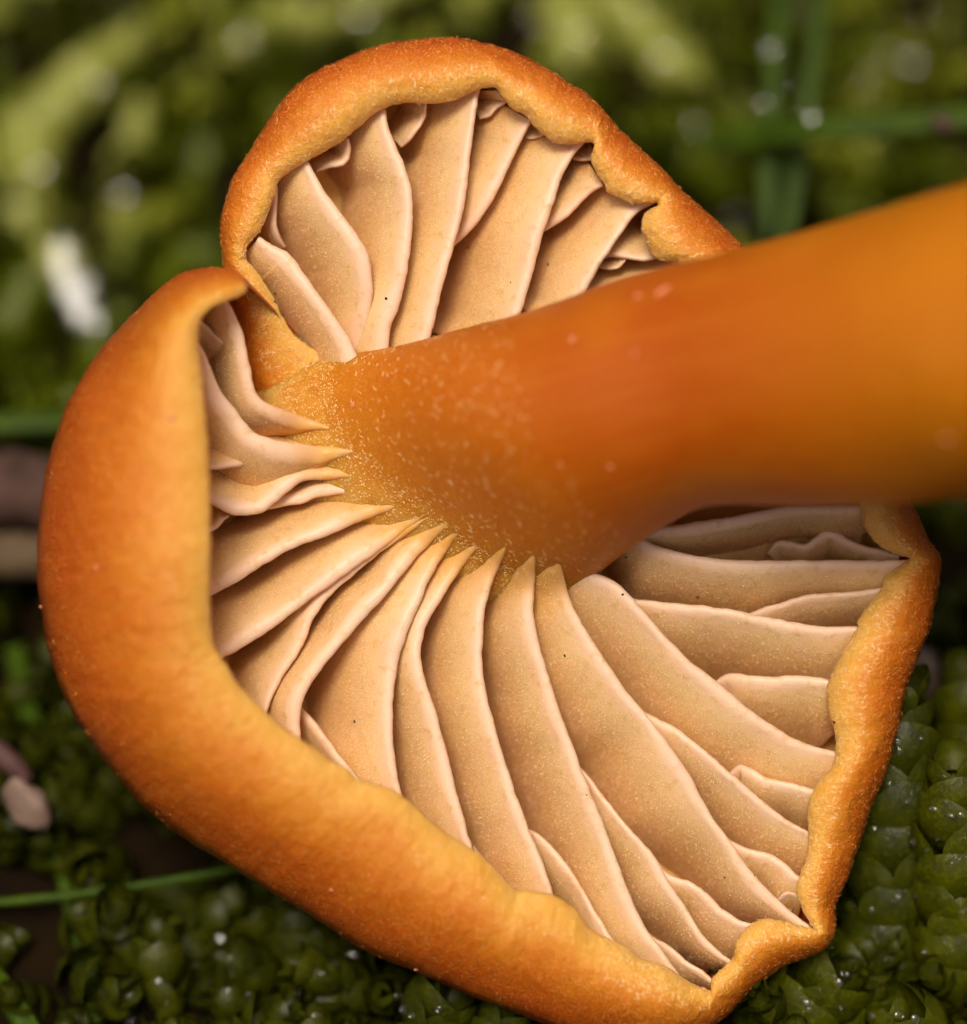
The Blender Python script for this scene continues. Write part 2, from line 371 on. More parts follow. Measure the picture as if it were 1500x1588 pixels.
def build_stem():
    a = np.array([[c[0], c[1], u[0], u[1], v[0], v[1], d, vd] for c, u, v, d, vd in RINGS], float)
    NR, NC = 170, 128
    r = cr(a, NR); th = np.linspace(0, 2 * math.pi, NC, endpoint=False)
    V = []; S = []; A = []
    arc = np.concatenate([[0], np.cumsum(np.linalg.norm(np.diff(r[:, :2], axis=0), axis=1))]) / 1700.0
    for i in range(NR):
        c = np.cos(th); s_ = np.sin(th)
        px = r[i, 0] + r[i, 2] * c + r[i, 4] * s_; py = r[i, 1] + r[i, 3] * c + r[i, 5] * s_
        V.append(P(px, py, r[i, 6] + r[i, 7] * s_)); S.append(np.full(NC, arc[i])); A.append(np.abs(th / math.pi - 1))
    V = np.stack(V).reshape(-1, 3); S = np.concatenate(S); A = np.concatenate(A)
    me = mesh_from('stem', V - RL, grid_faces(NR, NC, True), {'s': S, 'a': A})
    nrm = np.zeros(len(V) * 3, np.float32); me.vertices.foreach_get('normal', nrm); nrm = nrm.reshape(-1, 3)
    amp = np.array([0.09 * noise.noise(Vector(v) * 0.5) + 0.012 * noise.noise(Vector(v) * 3) + (0.03 * noise.noise(Vector(v) * 6) + 0.015 * noise.noise(Vector(v) * 14)) * max(0, 1 - s_ / 0.12) for v, s_ in zip(V, S)])
    me.vertices.foreach_set('co', ((V - RL) + nrm * amp[:, None]).astype(np.float32).ravel()); me.update()
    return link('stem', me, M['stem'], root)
stem = build_stem()
def stem_bvh():
    me = stem.data; return BVHTree.FromPolygons([v.co + root.location for v in me.vertices], [tuple(p.vertices) for p in me.polygons])
SB = stem_bvh()
def stem_depth(px, py):
    o = Vector(AD * DIST); t = (Vector(P(float(px), float(py), 0.0)) - o).normalized(); h = SB.ray_cast(o, t)
    return None if h[0] is None else float(np.array(h[0]) @ AD)

# the gills: edge line (px, rim to stem), side the face looks to, face width, thickness of the edge, depth at start/middle/end
L_, DL, D_, UL, U_ = (-1, 0.15), (-0.75, 0.65), (-0.1, 1), (-0.6, -0.8), (-0.25, -1)
GILLS = [
 # upper lobe
 ([(402, 366), (428, 382), (449, 393), (480, 435), (515, 484), (539, 518), (556, 553)], DL, 95, 27, (-.15, .0, -.1), 1.1),
 ([(431, 288), (431, 317), (430, 349), (436, 366), (444, 382)], L_, 45, 13, (-.25, -.4, -.75), .6),
 ([(478, 248), (486, 262), (501, 290), (525, 324), (549, 355), (570, 390), (577, 421), (579, 452), (575, 480), (568, 511), (557, 545), (552, 556)], DL, 135, 27, (-.1, .0, -.55), 1.3),
 ([(541, 214), (545, 236), (536, 256), (512, 261), (492, 268)], UL, 40, 11, (-.2, -.3, -.55), .6),
 ([(598, 168), (603, 193), (615, 227), (629, 259), (638, 290), (641, 328), (639, 369), (634, 407), (627, 446), (619, 477), (606, 511), (603, 550)], L_, 140, 26, (-.1, .0, -.2), 1.4),
 ([(662, 160), (660, 184), (646, 206), (632, 223), (622, 229)], L_, 45, 10, (-.2, -.35, -.6), .6),
 ([(746, 134), (740, 168), (733, 217), (728, 265), (721, 317), (710, 362), (698, 407), (684, 456), (674, 501), (664, 535)], L_, 140, 22, (-.1, .0, -.1), 1.4),
 ([(771, 138), (786, 158), (772, 168), (761, 181), (744, 185)], UL, 45, 9, (-.2, -.4, -.6), .6),
 ([(825, 187), (814, 210), (793, 252), (776, 290), (752, 331), (731, 359), (700, 385)], L_, 120, 20, (-.15, -.25, -.6), 1.2),
 ([(846, 208), (838, 214), (826, 216), (815, 214)], UL, 40, 8, (-.2, -.4, -.5), .5),
 ([(908, 220), (894, 238), (880, 259), (866, 293), (856, 324), (845, 356), (835, 394), (828, 421), (819, 452), (810, 482)], L_, 165, 22, (-.1, .0, -.1), 1.4),
 ([(922, 246), (912, 250), (900, 250), (888, 246)], UL, 35, 8, (-.25, -.45, -.6), .5),
 ([(936, 289), (922, 297), (904, 313), (887, 331), (868, 346), (838, 362)], UL, 75, 14, (-.15, -.3, -.6), .9),
 ([(1019, 315), (1001, 323), (984, 336), (967, 359), (946, 390), (928, 418), (910, 452)], L_, 135, 20, (-.1, -.05, -.15), 1.3),
 ([(1020, 401), (998, 406), (973, 402), (950, 399), (935, 402)], U_, 75, 12, (-.2, -.35, -.6), .9),
 ([(972, 404), (962, 414), (948, 419), (930, 416)], U_, 45, 9, (-.45, -.5, -.7), .7),
 ([(1060, 428), (1010, 446), (960, 462), (900, 478)], U_, 95, 16, (-.5, -.5, -.6), 1.0),
 # left lobe
 ([(352, 466), (362, 481), (371, 501), (380, 525), (385, 553), (390, 573), (394, 598), (402, 615), (420, 627), (455, 640)], DL, 95, 24, (.75, .45, -.5), 1.2),
 ([(312, 497), (325, 508), (340, 522), (352, 534), (366, 556)], DL, 55, 10, (.75, .35, -.5), .6),
 ([(308, 530), (318, 548), (333, 584), (347, 612), (364, 632), (378, 650), (392, 667), (413, 677), (437, 684), (490, 690)], DL, 120, 30, (.95, .45, -.4), 1.1),
 ([(310, 728), (345, 728), (380, 723), (415, 715), (450, 709), (480, 705)], U_, 55, 14, (.45, .05, -.6), .7),
 ([(310, 772), (338, 790), (361, 799), (395, 799), (413, 792), (434, 774), (458, 754), (475, 746), (510, 744)], U_, 105, 26, (.1, .0, -.5), 1.0),
 ([(395, 793), (416, 790), (444, 786), (472, 780), (492, 772), (535, 766)], U_, 50, 18, (-.5, -.3, -.2), .8),
 ([(318, 828), (337, 820), (347, 808), (356, 800)], U_, 40, 12, (-.1, -.2, -.4), .5),
 ([(305, 934), (333, 921), (364, 906), (399, 883), (430, 864), (458, 849), (492, 837), (527, 823), (555, 811), (605, 792)], U_, 100, 25, (.0, .0, -.5), 1.3),
 ([(315, 1036), (340, 1024), (368, 1010), (402, 989), (437, 965), (472, 937), (506, 913), (544, 885), (575, 864), (603, 844), (645, 812)], U_, 120, 27, (.05, .0, -.5), 1.3),
 ([(404, 1130), (414, 1106), (424, 1080), (440, 1048), (460, 1020), (476, 990), (486, 962), (510, 927), (544, 897), (579, 866), (630, 830)], UL, 95, 18, (-.1, -.2, -.3), 1.2),
 ([(468, 1172), (467, 1148), (466, 1112), (472, 1084), (484, 1060), (504, 1032), (524, 1008), (548, 980), (572, 953), (596, 927), (624, 892), (648, 864), (685, 826)], UL, 95, 27, (.1, .05, -.5), 1.3),
 ([(560, 1212), (548, 1196), (532, 1176), (512, 1150), (492, 1122), (474, 1102), (462, 1092)], DL, 60, 16, (.0, -.25, -.6), .9),
 ([(628, 1254), (624, 1234), (616, 1196), (610, 1140), (610, 1092), (616, 1040), (624, 1006), (636, 972), (652, 937), (665, 902), (683, 871), (705, 838)], L_, 165, 24, (.1, .05, -.5), 1.4),
 # lower fan
 ([(740, 1345), (734, 1320), (720, 1268), (704, 1208), (690, 1152), (676, 1100), (662, 1060), (654, 1028), (655, 997), (664, 965), (683, 934), (700, 906), (714, 885), (740, 850)], L_, 120, 22, (.1, .0, -.5), 1.3),
 ([(820, 1402), (800, 1382), (776, 1356), (750, 1330), (735, 1312)], DL, 40, 10, (.1, -.1, -.5), .6),
 ([(868, 1420), (860, 1392), (848, 1352), (824, 1292), (800, 1228), (780, 1168), (764, 1112), (752, 1060), (748, 1020), (750, 980), (753, 945), (762, 912), (775, 880)], L_, 140, 22, (.05, .0, -.5), 1.4),
 ([(966, 1478), (954, 1460), (928, 1420), (908, 1384), (888, 1352), (864, 1320), (844, 1300), (824, 1288), (806, 1280)], DL, 75, 13, (.0, -.2, -.6), .9),
 ([(1078, 1546), (1060, 1520), (1024, 1468), (1000, 1436), (980, 1392), (960, 1340), (940, 1284), (920, 1236), (904, 1196), (886, 1148), (868, 1100), (848, 1036), (833, 982), (828, 940), (830, 900)], L_, 135, 22, (.05, .0, -.5), 1.4),
 ([(1142, 1494), (1132, 1487), (1108, 1468), (1084, 1440), (1060, 1400), (1036, 1364), (1016, 1328), (984, 1292), (960, 1264), (932, 1228), (908, 1198), (890, 1180)], DL, 105, 17, (-.05, -.1, -.55), 1.1),
 ([(1118, 1530), (1104, 1518), (1088, 1504), (1064, 1488), (1040, 1468), (1016, 1454), (1000, 1446)], DL, 60, 12, (.0, -.2, -.55), .8),
 ([(1275, 1450), (1262, 1440), (1236, 1420), (1212, 1400), (1184, 1372), (1160, 1344), (1136, 1308), (1112, 1276), (1092, 1244), (1072, 1204), (1048, 1168), (1024, 1136), (1000, 1104), (976, 1076), (956, 1048), (932, 1012), (913, 982), (898, 956), (885, 930), (875, 890)], DL, 170, 22, (-.05, .0, -.5), 1.4),
 ([(1180, 1442), (1166, 1433), (1144, 1424), (1120, 1408), (1096, 1384), (1072, 1368), (1040, 1356), (1024, 1340), (1010, 1326)], DL, 95, 18, (-.1, -.25, -.6), 1.0),
 ([(1272, 1296), (1252, 1288), (1224, 1272), (1200, 1256), (1168, 1228), (1140, 1204), (1112, 1180), (1080, 1152), (1048, 1128), (1024, 1116), (1000, 1104), (980, 1092)], DL, 115, 18, (-.1, -.1, -.55), 1.1),
 ([(1254, 1366), (1236, 1356), (1220, 1340), (1204, 1328), (1180, 1320), (1152, 1312), (1132, 1302), (1112, 1288)], D_, 85, 15, (-.15, -.3, -.65), .9),
 ([(1246, 1392), (1234, 1384), (1222, 1381), (1211, 1388), (1200, 1400)], D_, 45, 10, (-.25, -.4, -.6), .6),
 ([(1312, 1168), (1292, 1164), (1262, 1157), (1227, 1142), (1192, 1120), (1162, 1099), (1132, 1073), (1106, 1051), (1071, 1025), (1041, 995), (1010, 960), (980, 925), (950, 899), (921, 886), (895, 868)], DL, 175, 24, (-.1, .0, -.5), 1.4),
 ([(1276, 1228), (1259, 1222), (1223, 1213), (1192, 1207), (1171, 1194), (1149, 1186), (1137, 1192), (1122, 1205)], D_, 90, 17, (-.15, -.3, -.65), .9),
 # right side
 ([(1350, 972), (1329, 971), (1283, 972), (1240, 966), (1188, 956), (1145, 947), (1101, 940), (1058, 936), (1015, 932), (985, 928), (968, 924)], D_, 140, 22, (-.1, -.08, -.5), 1.3),
 ([(1304, 1058), (1283, 1053), (1262, 1049), (1231, 1047), (1197, 1049), (1162, 1047), (1132, 1044), (1114, 1052), (1100, 1066)], D_, 125, 22, (-.15, -.3, -.7), 1.0),
 ([(1425, 866), (1405, 867), (1335, 868), (1283, 868), (1223, 868), (1171, 868), (1127, 867), (1084, 862), (1054, 856), (1023, 847), (1002, 836), (970, 818)], D_, 120, 22, (-.1, .0, -.5), 1.3),
 ([(1386, 910), (1366, 911), (1327, 916), (1292, 919), (1257, 921), (1227, 929), (1197, 938), (1166, 949), (1140, 962)], D_, 75, 14, (-.1, -.25, -.65), .9),
 ([(1352, 784), (1334, 783), (1283, 782), (1223, 784), (1171, 793), (1127, 802), (1084, 808), (1036, 815), (985, 822)], D_, 62, 22, (-.05, -.1, -.3), .8),
 ([(1396, 860), (1350, 847), (1325, 840), (1302, 826), (1283, 821), (1262, 834), (1246, 843), (1223, 838), (1202, 840), (1190, 858)], D_, 55, 15, (-.35, -.6, -.8), .6),
 ([(1340, 800), (1300, 790), (1230, 800), (1150, 820), (1080, 830)], D_, 90, 14, (-.7, -.8, -.8), .6),
]
def build_gill(pts, side, Fw, w, dep, H, idx):
    H = H * 1.45
    p = np.asarray(pts, float)
    if idx in (0, 4, 6, 10, 13):                # run on under the stem
        g = p[-1] - p[-2]; p = np.vstack([p, p[-1] + g / np.linalg.norm(g) * 75])
    stemside = idx >= 17 and dep[2] <= -.29 and H > 1.0 and math.hypot(p[-1][0] - 720, p[-1][1] - 760) < 330 and tuple(pts[-1]) != (968, 924)
    if stemside and pts[-1][0] >= 745: dep = (dep[0], dep[1], -.08)
    if stemside:
        g = p[-1] - p[-2]; p = np.vstack([p, p[-1] + g / np.linalg.norm(g) * 60])
    ln = np.linalg.norm(np.diff(p, axis=0), axis=1).sum()
    n = int(max(18, min(80, ln / 6))); e = cr(p, n)
    tg = np.gradient(e, axis=0); tg /= np.linalg.norm(tg, axis=1)[:, None]
    nm = np.stack([-tg[:, 1], tg[:, 0]], 1); sd = np.array(side, float); sd /= np.linalg.norm(sd)
    sg = np.sign((nm @ sd).sum()); nm *= sg
    nav = nm.mean(0); nav /= np.linalg.norm(nav)
    ns = nm * 0.45 + nav * 0.55; ns /= np.linalg.norm(ns, axis=1)[:, None]
    t = np.linspace(0, 1, n)
    dE = np.where(t < 0.5, dep[0] + (dep[1] - dep[0]) * np.sin(math.pi * t), dep[2] + (dep[1] - dep[2]) * np.sin(math.pi * t))
    Hk = H * (0.40 + 0.60 * np.minimum(1, np.minimum(t * 4, (1 - t) * 6 + 0.4)))
    taper = np.ones(n); ee = np.zeros(n)
    if stemside and pts[-1][0] < 880:                # the edge climbs a little way up the stem and dies out there
        first = None
        for i in range(n):
            sd_ = stem_depth(*e[i])
            if sd_ is None or sd_ < dE[i] - (0.12 if pts[-1][0] < 745 else 0.02): continue
            if first is None: first = i
            run = np.linalg.norm(np.diff(e[first:i + 1], axis=0), axis=1).sum()
            taper[i] = max(0.4, 1 - run / 90); ee[i] = min(1, 0.25 + run / 30) if pts[-1][0] < 745 else 0.0
            dE[i] = max(dE[i], min(sd_ + 0.12 - 0.16 * run / 55, dE[first] + 0.5))
        if first is not None:
            ds = np.concatenate([[0], np.cumsum(np.linalg.norm(np.diff(e, axis=0), axis=1))]); ds = ds[first] - ds
            ee = np.clip(1 - ds / 60, 0, 1) * 0.9
        kk = np.ones(5) / 5; dE = np.convolve(np.pad(dE, 2, mode='edge'), kk, 'valid'); ee = np.convolve(np.pad(ee, 2, mode='edge'), kk, 'valid')
    wj = np.array([noise.noise(Vector((x * 0.012, y * 0.012, idx * 3.7))) for x, y in e])
    ww = 0.8 * w * (1 + 0.35 * wj) * np.clip(0.55 + 3 * np.minimum(t, 1 - t), 0.55, 1) * taper
    FF = Fw * (1 + 0.12 * wj) * (np.clip(0.35 + (1 - t) * ln / 170, 0.35, 1) if stemside else 1) * np.minimum(1, (0.2 if pts[0][0] in (1275, 1142, 1118) else 0.65) + t * 2.0)
    prof = [(-0.0, 0, 1.0, 1.0, -1), ]
    cols = []; hs = []
    def add(off_n, off_s, d, h):
        xy = e + nm * off_n[:, None] + ns * off_s[:, None]
        cols.append((xy, d)); hs.append(np.full(n, h))
    z = np.zeros(n)
    rem = np.maximum(FF - ww, 6)
    # hidden back wall, edge, broad face
    add(ww * 0.3, rem * 0.85, dE - Hk, 1.0)
    add(ww * 0.3, rem * 0.45, dE - Hk * 0.55, 0.7)
    add(ww * 0.12, rem * 0.10, dE - Hk * 0.22, 0.35)
    add(ww * 0.0, z + 1.0, dE - 0.11, 0.06)
    add(ww * 0.02, z, dE - 0.06, 0.02)
    add(ww * 0.12, z, dE - 0.018, 0.0)
    add(ww * 0.32, z, dE + 0.004, 0.0)
    add(ww * 0.60, z, dE + 0.004, 0.02)
    add(ww * 0.85, z, dE - 0.012, 0.06)
    add(ww * 1.0, z + 1, dE - 0.04, 0.12)
    for q in (0.06, 0.14, 0.24, 0.36, 0.5, 0.65, 0.82, 1.0):
        add(ww * 1.0, rem * q, dE - 0.04 - (Hk - 0.04) * (0.45 * q + 0.55 * q ** 1.7), 0.12 + 0.88 * q)
    X = np.stack([c[0] for c in cols], 1); Dp = np.stack([c[1] for c in cols], 1)
    hh = np.stack(hs, 1)
    # gentle waves on the broad face
    for i in range(n):
        for j in range(9, X.shape[1]):
            q = hh[i, j]
            Dp[i, j] += q * (1 - 0.5 * q) * (0.10 * noise.noise(Vector((X[i, j, 0] * 0.02, X[i, j, 1] * 0.02, idx))) + 0.03 * noise.noise(Vector((X[i, j, 0] * 0.06, X[i, j, 1] * 0.06, idx + 9))))
        for j in range(3, 9):
            X[i, j] += nm[i] * (1.6 * noise.noise(Vector((e[i, 0] * 0.05, e[i, 1] * 0.05, idx))) + 0.8 * noise.noise(Vector((e[i, 0] * 0.21, e[i, 1] * 0.21, idx))))
    V = P(X[..., 0], X[..., 1], Dp); nc = V.shape[1]; V = V.reshape(-1, 3) - RL
    f = grid_faces(n, nc, flip=(sg < 0))
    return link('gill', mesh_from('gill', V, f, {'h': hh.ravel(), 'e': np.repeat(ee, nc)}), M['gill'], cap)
gills = [build_gill(*g, i) for i, g in enumerate(GILLS)]

def build_fibrils(name, src, attr, lo, hi, dens, lmin, lmax, wd, mat, parent, seed, along=0.0):
    '''fine fibres or grains lying on the skin, far too many to count'''
    r_ = np.random.default_rng(seed); me = src.data; nv = len(me.vertices)
    co = np.empty(nv * 3, np.float32); me.vertices.foreach_get('co', co); co = co.reshape(-1, 3)
    at = np.empty(nv, np.float32); me.attributes[attr].data.foreach_get('value', at)
    q = np.array([p.vertices[:] for p in me.polygons if len(p.vertices) == 4])
    fa = at[q].mean(1); a, b, c, d = (co[q[:, k]] for k in range(4))
    nr = np.cross(c - a, d - b); ar = np.linalg.norm(nr, axis=1) / 2; nr = nr / np.maximum(ar * 2, 1e-9)[:, None]
    nr *= np.sign((nr @ AD))[:, None]
    ok = (fa > lo) & (fa < hi) & (nr @ AD > 0.05); idx = np.where(ok)[0]
    if attr == 'f':                                # the near lobe is smooth and waxy
        qx, qy, qd = proj((a[idx] + c[idx]) / 2 + RL)
        near_lobe = ((qx < 370) & (qy > 416)) | ((qx < 930) & (qy > 1000) & (qy - 1000 > (qx - 330) * 0.55))
        idx = idx[~near_lobe | (r_.random(len(idx)) < 0.06)]
    n = int(ar[idx].sum() * dens); pick = r_.choice(idx, n, p=ar[idx] / ar[idx].sum())
    u = r_.random((n, 1)); v = r_.random((n, 1))
    p = (a[pick] * (1 - u) + b[pick] * u) * (1 - v) + (d[pick] * (1 - u) + c[pick] * u) * v
    nn = nr[pick]; ax = (c + b - a - d)[pick]; ax /= np.linalg.norm(ax, axis=1)[:, None]
    t = r_.normal(size=(n, 3)); t -= (t * nn).sum(1)[:, None] * nn; t /= np.linalg.norm(t, axis=1)[:, None]
    t = t * (1 - along) + ax * along * np.sign((ax * t).sum(1))[:, None]; t += nn * r_.uniform(0.0, 0.35, (n, 1)); t /= np.linalg.norm(t, axis=1)[:, None]
    s_ = np.cross(nn, t); L = r_.uniform(lmin, lmax, (n, 1)); W = wd * r_.uniform(0.6, 1.3, (n, 1))
    base = p + nn * W * 0.25; bend = s_ * L * r_.uniform(-.25, .25, (n, 1))
    V = np.stack([base - t * L * 0.5, base + bend - s_ * W, base + bend + s_ * W, base + bend + nn * W * 1.2, base + t * L * 0.5], 1).reshape(-1, 3)
    F0 = np.array([(0, 1, 3), (0, 3, 2), (4, 3, 1), (4, 2, 3)]); F = (np.arange(n)[:, None, None] * 5 + F0).reshape(-1, 3)
    o = link(name, mesh_from(name, V, [tuple(x) for x in F.tolist()]), M[mat], parent); o['kind'] = 'stuff'; return o
build_fibrils('fibrils', cap, 'f', 0.0, 0.5, 210, 0.05, 0.17, 0.0065, 'fibre', cap, 1, 0.3)
build_fibrils('fibrils', cap, 'f', 0.4, 1.0, 120, 0.05, 0.17, 0.0065, 'fibre_red', cap, 4, 0.3)
build_fibrils('granules', stem, 's', 0.0, 0.05, 260, 0.02, 0.06, 0.010, 'fibre', stem, 2)
build_fibrils('fibrils', stem, 's', 0.04, 0.16, 30, 0.05, 0.16, 0.007, 'fibre', stem, 3, 0.6)

def build_grains():
    '''glistening grains on the broad gill faces'''
    r_ = np.random.default_rng(11); VV = []; FF = []; k0 = 0
    F0 = np.array([(0, 1, 3), (0, 3, 2), (4, 3, 1), (4, 2, 3)])
    for g in gills:
        me = g.data; nv = len(me.vertices); co = np.empty(nv * 3, np.float32); me.vertices.foreach_get('co', co); co = co.reshape(-1, 3)
        at = np.empty(nv, np.float32); me.attributes['h'].data.foreach_get('value', at)
        q = np.array([p.vertices[:] for p in me.polygons]); a, b, c, d = (co[q[:, j]] for j in range(4)); fa = at[q].mean(1)
        nr = np.cross(c - a, d - b); ar = np.linalg.norm(nr, axis=1) / 2; nr = nr / np.maximum(ar * 2, 1e-9)[:, None]; nr *= np.sign(nr @ AD)[:, None]
        idx = np.where((fa > 0.13) & (nr @ AD > 0.15))[0]; n = int(ar[idx].sum() * 150)
        if n < 3: continue
        pk = r_.choice(idx, n, p=ar[idx] / ar[idx].sum()); u = r_.random((n, 1)); v = r_.random((n, 1))
        p = (a[pk] * (1 - u) + b[pk] * u) * (1 - v) + (d[pk] * (1 - u) + c[pk] * u) * v; nn = nr[pk]
        t = r_.normal(size=(n, 3)); t -= (t * nn).sum(1)[:, None] * nn; t /= np.linalg.norm(t, axis=1)[:, None]; s_ = np.cross(nn, t)
        W = r_.uniform(0.004, 0.0095, (n, 1)); base = p + nn * W * 0.2
        VV.append(np.stack([base - t * W * 1.4, base - s_ * W, base + s_ * W, base + nn * W * 1.3, base + t * W * 1.4], 1).reshape(-1, 3))
        FF.append((np.arange(n)[:, None, None] * 5 + F0).reshape(-1, 3) + k0); k0 += n * 5
    o = link('granules', mesh_from('granules', np.vstack(VV), [tuple(x) for x in np.vstack(FF).tolist()], None, False), M['grain'], root); o['kind'] = 'stuff'
build_grains()

# ------------------------------------------------------------------ moss shoots
def leaf_mesh(name, R, Lf, na, nb, seed, spread=1.25, flare=0.0, mat=None):
    """one cupped leaf of a shoot: wraps round the axis (local z), base at the axis"""
    r_ = random.Random(seed); v = []
    for j in range(nb):
        b = j / (nb - 1); u = 0.10 + 0.90 * b
        wd = spread * max(0.04, (1 - abs(2 * u - 1) ** 2.4)) ** (1 / 2.2)
        rr = R * (0.35 + 0.75 * math.sin(math.pi * min(0.80, 0.06 + 0.74 * b)) ** 0.8) + flare * b * b
        for i in range(na):
            a = -1 + 2 * i / (na - 1)
            th = a * wd; k = 1 + 0.05 * a * a + r_.uniform(-.012, .012)
            v.append((rr * k * math.cos(th), rr * k * math.sin(th), Lf * b + r_.uniform(-.006, .006)))
    return mesh_from(name, v, grid_faces(nb, na))
def frames(base, tip, bend, n):
    base = np.asarray(base, float); tip = np.asarray(tip, float); mid = (base + tip) / 2 + np.asarray(bend, float)
    out = []
    for i in range(n):
        t = i / (n - 1)
        p = (1 - t) ** 2 * base + 2 * t * (1 - t) * mid + t * t * tip
        g = 2 * (1 - t) * (mid - base) + 2 * t * (tip - mid)
        z = Vector(g).normalized(); q = z.to_track_quat('Z', 'Y')
        out.append((Vector(p), q, t))
    return out
def tube_mesh(name, pts, rad, nseg=8):
    V = []; n = len(pts)
    for i, p in enumerate(pts):
        g = Vector(pts[min(i + 1, n - 1)]) - Vector(pts[max(i - 1, 0)]); q = g.to_track_quat('Z', 'Y')
        for k in range(nseg):
            a = 2 * math.pi * k / nseg
            V.append(np.array(Vector(p) + q @ Vector((math.cos(a) * rad[i], math.sin(a) * rad[i], 0))))
    f = grid_faces(n, nseg, True); f.append(tuple(range(nseg))[::-1]); f.append(tuple(range((n - 1) * nseg, n * nseg)))
    return mesh_from(name, V, f)
LEAVES = {}
def leaf_var(key, R, Lf, na, nb, flare, mat, spread=1.25):
    k = (key, round(R, 2), round(Lf, 2), mat)
    if k not in LEAVES:
        LEAVES[k] = []
        for s in range(3):
            me = leaf_mesh('leaf', R, Lf, na, nb, s + len(LEAVES) * 5, spread, flare); me.materials.append(M[mat]); LEAVES[k].append(me)
    return LEAVES[k]
def leafy_shoot(name, base, tip, R, nleaf, mat, label, group, seed, bend=(0, 0, 0), flare=0.05, Lk=1.9):
    """near shoot: every leaf an object of its own"""
    r_ = random.Random(seed); o = empty(name, base); tag(o, label, 'moss', group)
    fr = frames(base, tip, bend, nleaf)
    link('shoot_axis', tube_mesh('shoot_axis', [np.array(p - Vector(base)) for p, q, t in fr], [R * 0.3 * (1 - 0.6 * t) for p, q, t in fr]), M['leaf_dark'], o)
    var = leaf_var('near', R, R * Lk, 11, 13, flare, mat)
    for i, (p, q, t) in enumerate(fr):
        l = bpy.data.objects.new('leaf', r_.choice(var)); COL.objects.link(l); l.parent = o
        s = (0.85 + 0.25 * math.sin(math.pi * min(1, t * 1.1 + 0.1))) * r_.uniform(0.92, 1.08) * (1 - 0.35 * max(0, t - 0.75) * 4)
        m = Matrix.Translation(p - Vector(base)) @ q.to_matrix().to_4x4() @ Matrix.Rotation(i * 2.4 + r_.uniform(-.25, .25), 4, 'Z') @ Matrix.Rotation(r_.uniform(-.06, .10), 4, 'Y') @ Matrix.Scale(s, 4)
        l.matrix_basis = m
    return o
def shoot_arrays(base, tip, R, nleaf, seed, bend, tmpl, tf):
    r_ = random.Random(seed); VV = []; FF = []; k = 0
    for i, (p, q, t) in enumerate(frames(base, tip, bend, nleaf)):
        s = R * (0.85 + 0.25 * math.sin(math.pi * min(1, t * 1.1 + 0.1))) * r_.uniform(0.85, 1.15) * (1 - 0.4 * max(0, t - 0.75) * 4)
        m = q.to_matrix() @ Matrix.Rotation(i * 2.4 + r_.uniform(-.3, .3), 3, 'Z') @ Matrix.Rotation(r_.uniform(-.15, .3), 3, 'Y')
        VV.append(tmpl @ (np.array(m).T * s) + np.array(p)); FF.append(tf + k); k += len(tmpl)
    return np.vstack(VV), np.vstack(FF)
_t = leaf_mesh('template', 1.0, 2.0, 5, 6, 3, 1.2, 0.15)
TV = np.array([v.co[:] for v in _t.vertices]); TF = np.array([p.vertices[:] for p in _t.polygons]); bpy.data.meshes.remove(_t)
def soft_shoot(name, base, tip, R, nleaf, mat, label, group, seed, bend=(0, 0, 0)):
    """far shoot, out of focus: its leaves joined in one part"""
    o = empty(name, base); tag(o, label, 'moss', group)
    V, F = shoot_arrays(base, tip, R, nleaf, seed, bend, TV, TF)
    l = link('leaves', mesh_from('leaves', V - np.asarray(base), [tuple(f) for f in F]), M[mat], o); l['kind'] = 'stuff'
    fr = frames(base, tip, bend, 10)
    link('shoot_axis', tube_mesh('shoot_axis', [np.array(p) - np.asarray(base) for p, q, t in fr], [R * 0.28] * 10), M['leaf_dark'], o)
    return o

# moss carpet: what nobody could count
def build_carpet(name, mat, n, seed, label, hmax, zone):
    r_ = random.Random(seed); VV = []; FF = []; k = 0
    for i in range(n):
        px, py = zone(r_)
        p = gpoint(px, py); dd = p @ AD
        L = r_.uniform(0.8, hmax); R = r_.uniform(0.18, 0.36)
        dirv = Vector((r_.uniform(-1, 1), r_.uniform(-1, 1), r_.uniform(0.15, 0.9))).normalized()
        tip = p + np.array(dirv) * L + np.array([0, 0, 0.05])
        V, F = shoot_arrays(p - np.array([0, 0, 0.15]), tip, R, int(6 + L * 5), seed * 1000 + i, (r_.uniform(-.3, .3), r_.uniform(-.3, .3), r_.uniform(0, .4)), TV, TF)
        VV.append(V); FF.append(F + k); k += len(V)
    o = link(name, mesh_from(name, np.vstack(VV), [tuple(f) for f in np.vstack(FF)]), M[mat])
    return tag(o, label, 'moss', kind='stuff')
def clump_zone(x0, x1, y0, y1, thr, sd):
    def z(r_):
        while True:
            px, py = r_.uniform(x0, x1), r_.uniform(y0, y1)
            if noise.noise(Vector((px * 0.006, py * 0.006, sd))) > thr: return px, py
    return z
build_carpet('moss_carpet', 'leaf_dark', 760, 1, 'dark green moss carpet covering the ground around the mushroom', 1.8, clump_zone(-350, 1850, -350, 1900, -0.7, 1.3))
build_carpet('moss_carpet', 'leaf_mid', 300, 2, 'mid green moss growing in patches on the ground', 2.3, clump_zone(-350, 1850, -300, 800, 0.08, 5.2))
build_carpet('moss_carpet', 'leaf_lime', 70, 3, 'scattered yellow-green moss tips on the ground beyond the cap', 1.6, clump_zone(-300, 1800, -300, 500, 0.05, 8.8))

